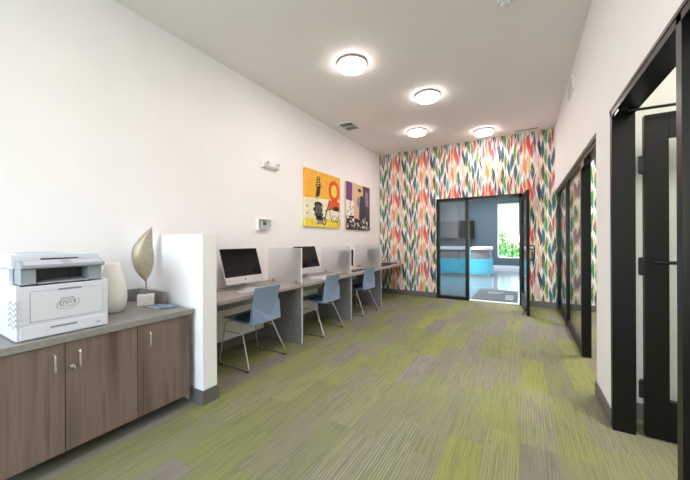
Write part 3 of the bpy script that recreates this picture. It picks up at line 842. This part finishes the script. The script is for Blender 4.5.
# dark cart load and trolley
for cx, cy, rx, ry in ((.34, .40, .11, .055), (.33, .31, .13, .06), (.35, .23, .12, .06), (.37, .16, .10, .045)): sh.append((ell(cx, cy, rx, ry, 14), 'ink', 3))
for k in range(5): sh.append((ln(.26+.04*k, .20+.05*(k % 2), .30+.04*k, .40, .012), 'grey', 5))
for q in ring(.50, .115, .062, .075, .022, 20): sh.append((q, 'ink', 5))
for q in ring(.95, .12, .055, .07, .014, 18): sh.append((q, 'grey', 5))
sh += [(ln(.50, .12, .66, .52, .022), 'ink', 5), (ln(.52, .30, .70, .36, .016), 'ink', 5), (ln(.64, .36, .72, .12, .012), 'ink', 4), (ln(.72, .12, .92, .12, .014), 'ink', 4), (ln(.92, .12, .99, .34, .01), 'grey', 4), (ell(.80, .24, .09, .06, 12), 'white', 3),
       ([(.30, .05), (.44, .05), (.42, .12), (.32, .12)], 'grey', 4), (ln(.04, .34, .06, .36, .02), 'ink', 4), (ln(.04, .22, .06, .24, .02), 'ink', 4)]
for k in range(5): sh.append((ln(.72+.05*k, .16+.03*(k % 3), .77+.04*k, .24-.02*(k % 2), .008), 'ink', 5))
canvas('canvas_painting', 3.84, 4.925, 1.525, 2.475, 'orange and cream pop art canvas with a trolley, on the left wall', sh, ['orange', 'cream', 'yellow', 'red', 'ink', 'grey', 'white'])
sh = [([(0, 0), (1, 0), (1, 1), (0, 1)], 'tan', 1), ([(0, .62), (.22, .60), (.23, 1), (0, 1)], 'purple', 2), ([(.70, .25), (1, .22), (1, 1), (.68, 1)], 'plum', 2),
      ([(.80, .55), (.94, .55), (.92, .86), (.84, .92), (.78, .8)], 'mauve', 3), ([(0, .30), (.30, .28), (.28, .60), (0, .62)], 'white', 2),
      ([(0, 0), (1, 0), (1, .24), (.8, .30), (.5, .26), (.25, .30), (0, .28)], 'ink', 3),
      # standing figure
      ([(.50, .22), (.80, .20), (.78, .50), (.72, .74), (.62, .78), (.56, .74), (.52, .5)], 'dark', 4), (ell(.53, .83, .055, .055, 16), 'skin', 5), (ell(.53, .875, .07, .04, 14), 'ink', 6),
      ([(.42, .52), (.50, .48), (.56, .70), (.50, .76), (.42, .66)], 'grey', 5), (ell(.46, .60, .05, .07, 12), 'mauve', 6), ([(.30, .24), (.46, .24), (.44, .46), (.36, .5), (.28, .44)], 'skin', 4)]
random.seed(9)
for k in range(60):
    x, y = .05+.9*random.random(), .03+.24*random.random()
    sh.append((ell(x, y, .018+.03*random.random(), .012+.025*random.random(), 10), random.choice(['white', 'grey', 'ink', 'white', 'mauve']), 4+k % 4))
for k in range(10):
    x, y = .03+.22*random.random(), .30+.27*random.random()
    sh.append((ln(x, y, x+.05*random.random(), y+.05, .018), random.choice(['ink', 'grey', 'purple']), 4+k % 3))
canvas('canvas_painting', 5.155, 6.215, 1.515, 2.475, 'purple and tan canvas with a standing figure, nearer the patterned wall', sh, ['tan', 'purple', 'plum', 'mauve', 'white', 'ink', 'dark', 'skin', 'grey'])

# ------------------------------------------------------------ lobby beyond the glass
LY0, LY1, LX0, LX1, LH = YB+.12, 15.24, -6.0, 1.6, 3.4
bm = B(); box(bm, LX0, LX1, YB+.06, LY1+.2, -.1, 0); struct('floor', bm, M['lobfloor'])
bm = B(); box(bm, LX0, LX1, LY0, LY1+.2, LH, LH+.1); struct('ceiling', bm, M['ceil'])
WX0, WX1, WZ0, WZ1 = -.97, .35, .46, 2.90
bm = B()
box(bm, -2.25, WX0, LY1, LY1+.2, 0, LH); box(bm, WX1, LX1, LY1, LY1+.2, 0, LH)
box(bm, WX0, WX1, LY1, LY1+.2, 0, WZ0); box(bm, WX0, WX1, LY1, LY1+.2, WZ1, LH)
struct('wall_lobby_back', bm, M['slate'])
bm = B(); box(bm, LX0, -2.25, LY1-.02, LY1+.2, 0, LH); struct('wall_lobby_corner', bm, M['lobgrey'])
bm = B(); box(bm, LX0-.15, LX0, LY0, LY1, 0, LH); struct('wall_lobby_left', bm, M['lobgrey'])
bm = B(); box(bm, LX1, LX1+.15, LY0, LY1+.2, 0, LH); struct('wall_lobby_right', bm, M['wall'])
bm = B(); box(bm, LX0, XL-.15, YB+.0, YB+.12, 0, LH); struct('wall_lobby_front', bm, M['wall'])
bm = B(); box(bm, -2.25, LX1, LY1-.015, LY1, 0, .13); struct('baseboard_lobby', bm, M['pgrey2'])
bm = B()
for x0, x1, z0, z1 in ((WX0, WX1, WZ0, WZ0+.05), (WX0, WX1, WZ1-.05, WZ1), (WX0, WX0+.05, WZ0, WZ1), (WX1-.05, WX1, WZ0, WZ1), (WX0, WX1, 1.60, 1.64)): box(bm, x0, x1, LY1+.02, LY1+.08, z0, z1)
w5 = struct('window_5', bm, M['whitem'])
bm = B(); box(bm, WX0+.05, WX1-.05, LY1+.045, LY1+.055, WZ0+.05, WZ1-.05); obj('pane', bm, M['glass'], w5)
t = thing('roller_blind', 'white roller blind half drawn over the far lobby window', 'blind', (WX0, LY1-.03, WZ1))
bm = B(); box(bm, .01, WX1-WX0-.01, -.002, 0, -1.2, 0); obj('fabric', bm, M['blind'], t)
bm = B(); tube(bm, [(.01, -.005, -1.21), (WX1-WX0-.01, -.005, -1.21)], .012); obj('hem_bar', bm, M['whitem'], t)

def rounded(x0, x1, y0, y1, r, n=8):
    """outline with the two right-hand corners rounded"""
    out = [(x0, y0)]
    for cx, cy, a0 in ((x1-r, y0+r, -90), (x1-r, y1-r, 0)):
        for k in range(n+1): a = math.radians(a0+90*k/n); out.append((cx+r*math.cos(a), cy+r*math.sin(a)))
    out.append((x0, y1)); return out
t = thing('reception_desk', 'cyan and grey reception desk with rounded end and white top in the lobby', 'desk', (-4.4, 11.55, 0))
fn = lambda u, v, d: (u, v, d)
bm = B(); prism(bm, rounded(0, 3.40, .06, 1.3, .55), fn, 0, .07); obj('plinth', bm, M['whitem'], t)
bm = B(); prism(bm, rounded(0, 3.48, 0, 1.35, .6), fn, .07, .60); obj('lower_panel', bm, M['cyan'], t)
bm = B(); prism(bm, rounded(0, 3.42, .04, 1.3, .55), fn, .60, .93); obj('upper_panel', bm, M['dgrey'], t)
bm = B(); prism(bm, [(2.62, .01), (2.80, .01), (2.80, .3), (2.62, .3)], fn, .60, .95); obj('fin', bm, M['cyan'], t)
bm = B(); prism(bm, rounded(0, 2.62, -.04, 1.0, .05), fn, .931, 1.03); prism(bm, rounded(2.80, 3.46, -.04, 1.35, .5), fn, .931, 1.03); obj('counter_top', bm, M['white'], t, bevel=.004)

t = thing('wall_cabinet', 'grey wall cabinet hung beside the television in the lobby', 'cabinet', (-3.75, LY1-.03, 1.37))
bm = B(); box(bm, 0, 1.15, -.35, 0, 0, .80); obj('body', bm, M['dgrey'], t, bevel=.004)
for k in range(2):
    bm = B(); box(bm, .01+.575*k, .565+.575*k, -.37, -.351, .02, .78); d_ = obj('door', bm, mat('warm_grey_door', (122, 118, 116), .5), t, bevel=.003)
    bm = B(); tube(bm, [(.5+.14*k, -.39, .1), (.5+.14*k, -.39, .25)], .008); obj('handle', bm, M['nickel'], d_)
t = thing('television', 'black television on a wall bracket in the lobby', 'television', (-2.18, LY1-.35, 1.34))
bm = B(); box(bm, -.32, .32, -.06, 0, 0, .84); obj('casing', bm, M['blacks'], t, bevel=.006)
bm = B(); box(bm, -.29, .29, -.062, -.0595, .03, .81); obj('screen', bm, M['screen'], t)
bm = B(); box(bm, -.06, .06, 0, .345, .34, .5); obj('bracket', bm, M['blacks'], t)
t = thing('floor_mat', 'charcoal entrance mat with pale printing on the lobby floor', 'mat', (-.55, 7.85, 0))
bm = B(); box(bm, -.42, .46, -.72, .78, 0, .008); obj('mat', bm, M['matg'], t, bevel=.003)
bm = B()
for r_, (y_, n_) in enumerate(((.12, 5), (.28, 6))):
    for k in range(n_): box(bm, -.17+.055*k, -.135+.055*k, y_, y_+.11, .0082, .0092)
obj('lettering', bm, M['matl'], t)
bm = B()
box(bm, .22, .37, -.55, .05, .0082, .0092)
obj('emblem', bm, M['matl'], t)
bm = B()
for k in range(24):
    a, b_ = 2*PI*k/24, 2*PI*(k+1)/24
    prism(bm, [(.295+.05*math.cos(a), -.25+.17*math.sin(a)), (.295+.05*math.cos(b_), -.25+.17*math.sin(b_)), (.295+.04*math.cos(b_), -.25+.13*math.sin(b_)), (.295+.04*math.cos(a), -.25+.13*math.sin(a))], fn, .0093, .0098)
obj('emblem_ring', bm, M['matg'], t)

# outside: ground and trees seen under the blind
bm = B(); box(bm, -30, 30, LY1+.2, 60, -.3, -.2); struct('ground', bm, M['grass'])
bm = B(); box(bm, -30, 30, -40, YS-.15, -.3, -.2); struct('ground', bm, M['grass'])
def tree(x, y, h, r, label):
    t = thing('tree', label, 'tree', (x, y, -.2), group='trees outside the lobby window')
    bm = B(); tube(bm, [(0, 0, 0), (.05, 0, h*.4), (0, .03, h*.7)], .09); obj('trunk', bm, M['bark'], t)
    bm = B(); rnd = random.Random(int(x*31+y*7))
    for k in range(420):
        th, ph, rr_ = rnd.random()*2*PI, math.acos(2*rnd.random()-1), r*(.35+.65*rnd.random()**.4)
        c = Vector((rr_*math.sin(ph)*math.cos(th), rr_*math.sin(ph)*math.sin(th), h*.62+rr_*1.15*math.cos(ph)))
        a = Vector((rnd.random()-.5, rnd.random()-.5, rnd.random()-.5)).normalized(); b2 = a.orthogonal().normalized(); s = .10+.10*rnd.random()
        bm.faces.new([bm.verts.new(c+a*s), bm.verts.new(c+b2*s*.5), bm.verts.new(c-a*s), bm.verts.new(c-b2*s*.5)])
    obj('crown', bm, M['leafg'], t)
for x, y, h, r, l in ((-1.6, 20.0, 2.6, 1.1, 'left green tree outside the far lobby window'), (.9, 21.8, 2.9, 1.1, 'right green tree outside the far lobby window'), (-.7, 25.5, 2.6, 1.3, 'green tree behind the other two outside the window')):
    tree(x, y, h, r, l)

# ------------------------------------------------------------ lights
def area(name, loc, rot, sx, sy, power, color=(1, 1, 1)):
    l = bpy.data.lights.new(name, 'AREA'); l.shape = 'RECTANGLE'; l.size = sx; l.size_y = sy; l.energy = power; l.color = color
    o = bpy.data.objects.new(name, l); COL.objects.link(o); o.location = loc; o.rotation_euler = rot
    return o
# daylight entering through the window behind the camera
area('window_daylight', (-1.25, YS-.2, 1.85), (math.radians(90), 0, 0), 2.6, 2.0, 62, (.82, .90, 1)).rotation_euler = (math.radians(90), 0, 0)
for o_ in [o for o in S.objects if o.name.startswith('ceiling_light')]:
    l = bpy.data.lights.new('ceiling_lamp', 'AREA'); l.shape = 'DISK'; l.size = .30; l.energy = 5.2; l.color = (1, .87, .86)
    lo = bpy.data.objects.new('ceiling_lamp', l); COL.objects.link(lo); lo.location = o_.location + Vector((0, 0, -.078))
# added fill lights without fixtures, brightening the side rooms and the lobby
area('office_fill_light', (2.0, 1.2, H-.06), (0, 0, 0), 1.2, 1.2, 60, (1, .97, .92))
area('office_fill_light', (2.0, 5.0, H-.06), (0, 0, 0), 1.2, 1.2, 70, (1, .96, .9))
area('lobby_fill_light', (-2.2, 9.0, LH-.06), (0, 0, 0), 2.0, 2.0, 150, (.95, .98, 1))
area('lobby_fill_light', (-1.2, 13.0, LH-.06), (0, 0, 0), 2.0, 1.6, 110, (.95, .98, 1))
w = bpy.data.worlds.new('World'); S.world = w; w.use_nodes = True; nt = w.node_tree
bg = nt.nodes['Background']
sky = nt.nodes.new('ShaderNodeTexSky'); sky.sky_type = 'NISHITA'; sky.sun_elevation = math.radians(50); sky.sun_rotation = math.radians(200); sky.sun_disc = False
nt.links.new(sky.outputs[0], bg.inputs[0]); bg.inputs[1].default_value = .9

# ------------------------------------------------------------ camera
cam = bpy.data.cameras.new('Camera'); co = bpy.data.objects.new('Camera', cam); COL.objects.link(co)
cam.sensor_width = 36; cam.lens = 301.3/690*36; cam.clip_start = .02; cam.clip_end = 200
yaw, roll = -.5322, -.00417
f = Vector((math.sin(yaw), math.cos(yaw), 0)); r = Vector((math.cos(yaw), -math.sin(yaw), 0)); u = r.cross(f)
r2 = r*math.cos(roll)+u*math.sin(roll); u2 = -r*math.sin(roll)+u*math.cos(roll)
R = Matrix((r2, u2, -f)).transposed().to_4x4()
co.matrix_world = Matrix.Translation((0, 0, 1.3)) @ R
S.camera = co
S.view_settings.view_transform = 'Standard'; S.view_settings.look = 'None'; S.view_settings.gamma = 1; S.view_settings.use_curve_mapping = False
S.view_settings.exposure = 0.93
S.cycles.use_denoising = True
S.cycles.max_bounces = 10; S.cycles.transparent_max_bounces = 12; S.cycles.transmission_bounces = 8
S.cycles.caustics_reflective = False; S.cycles.caustics_refractive = True
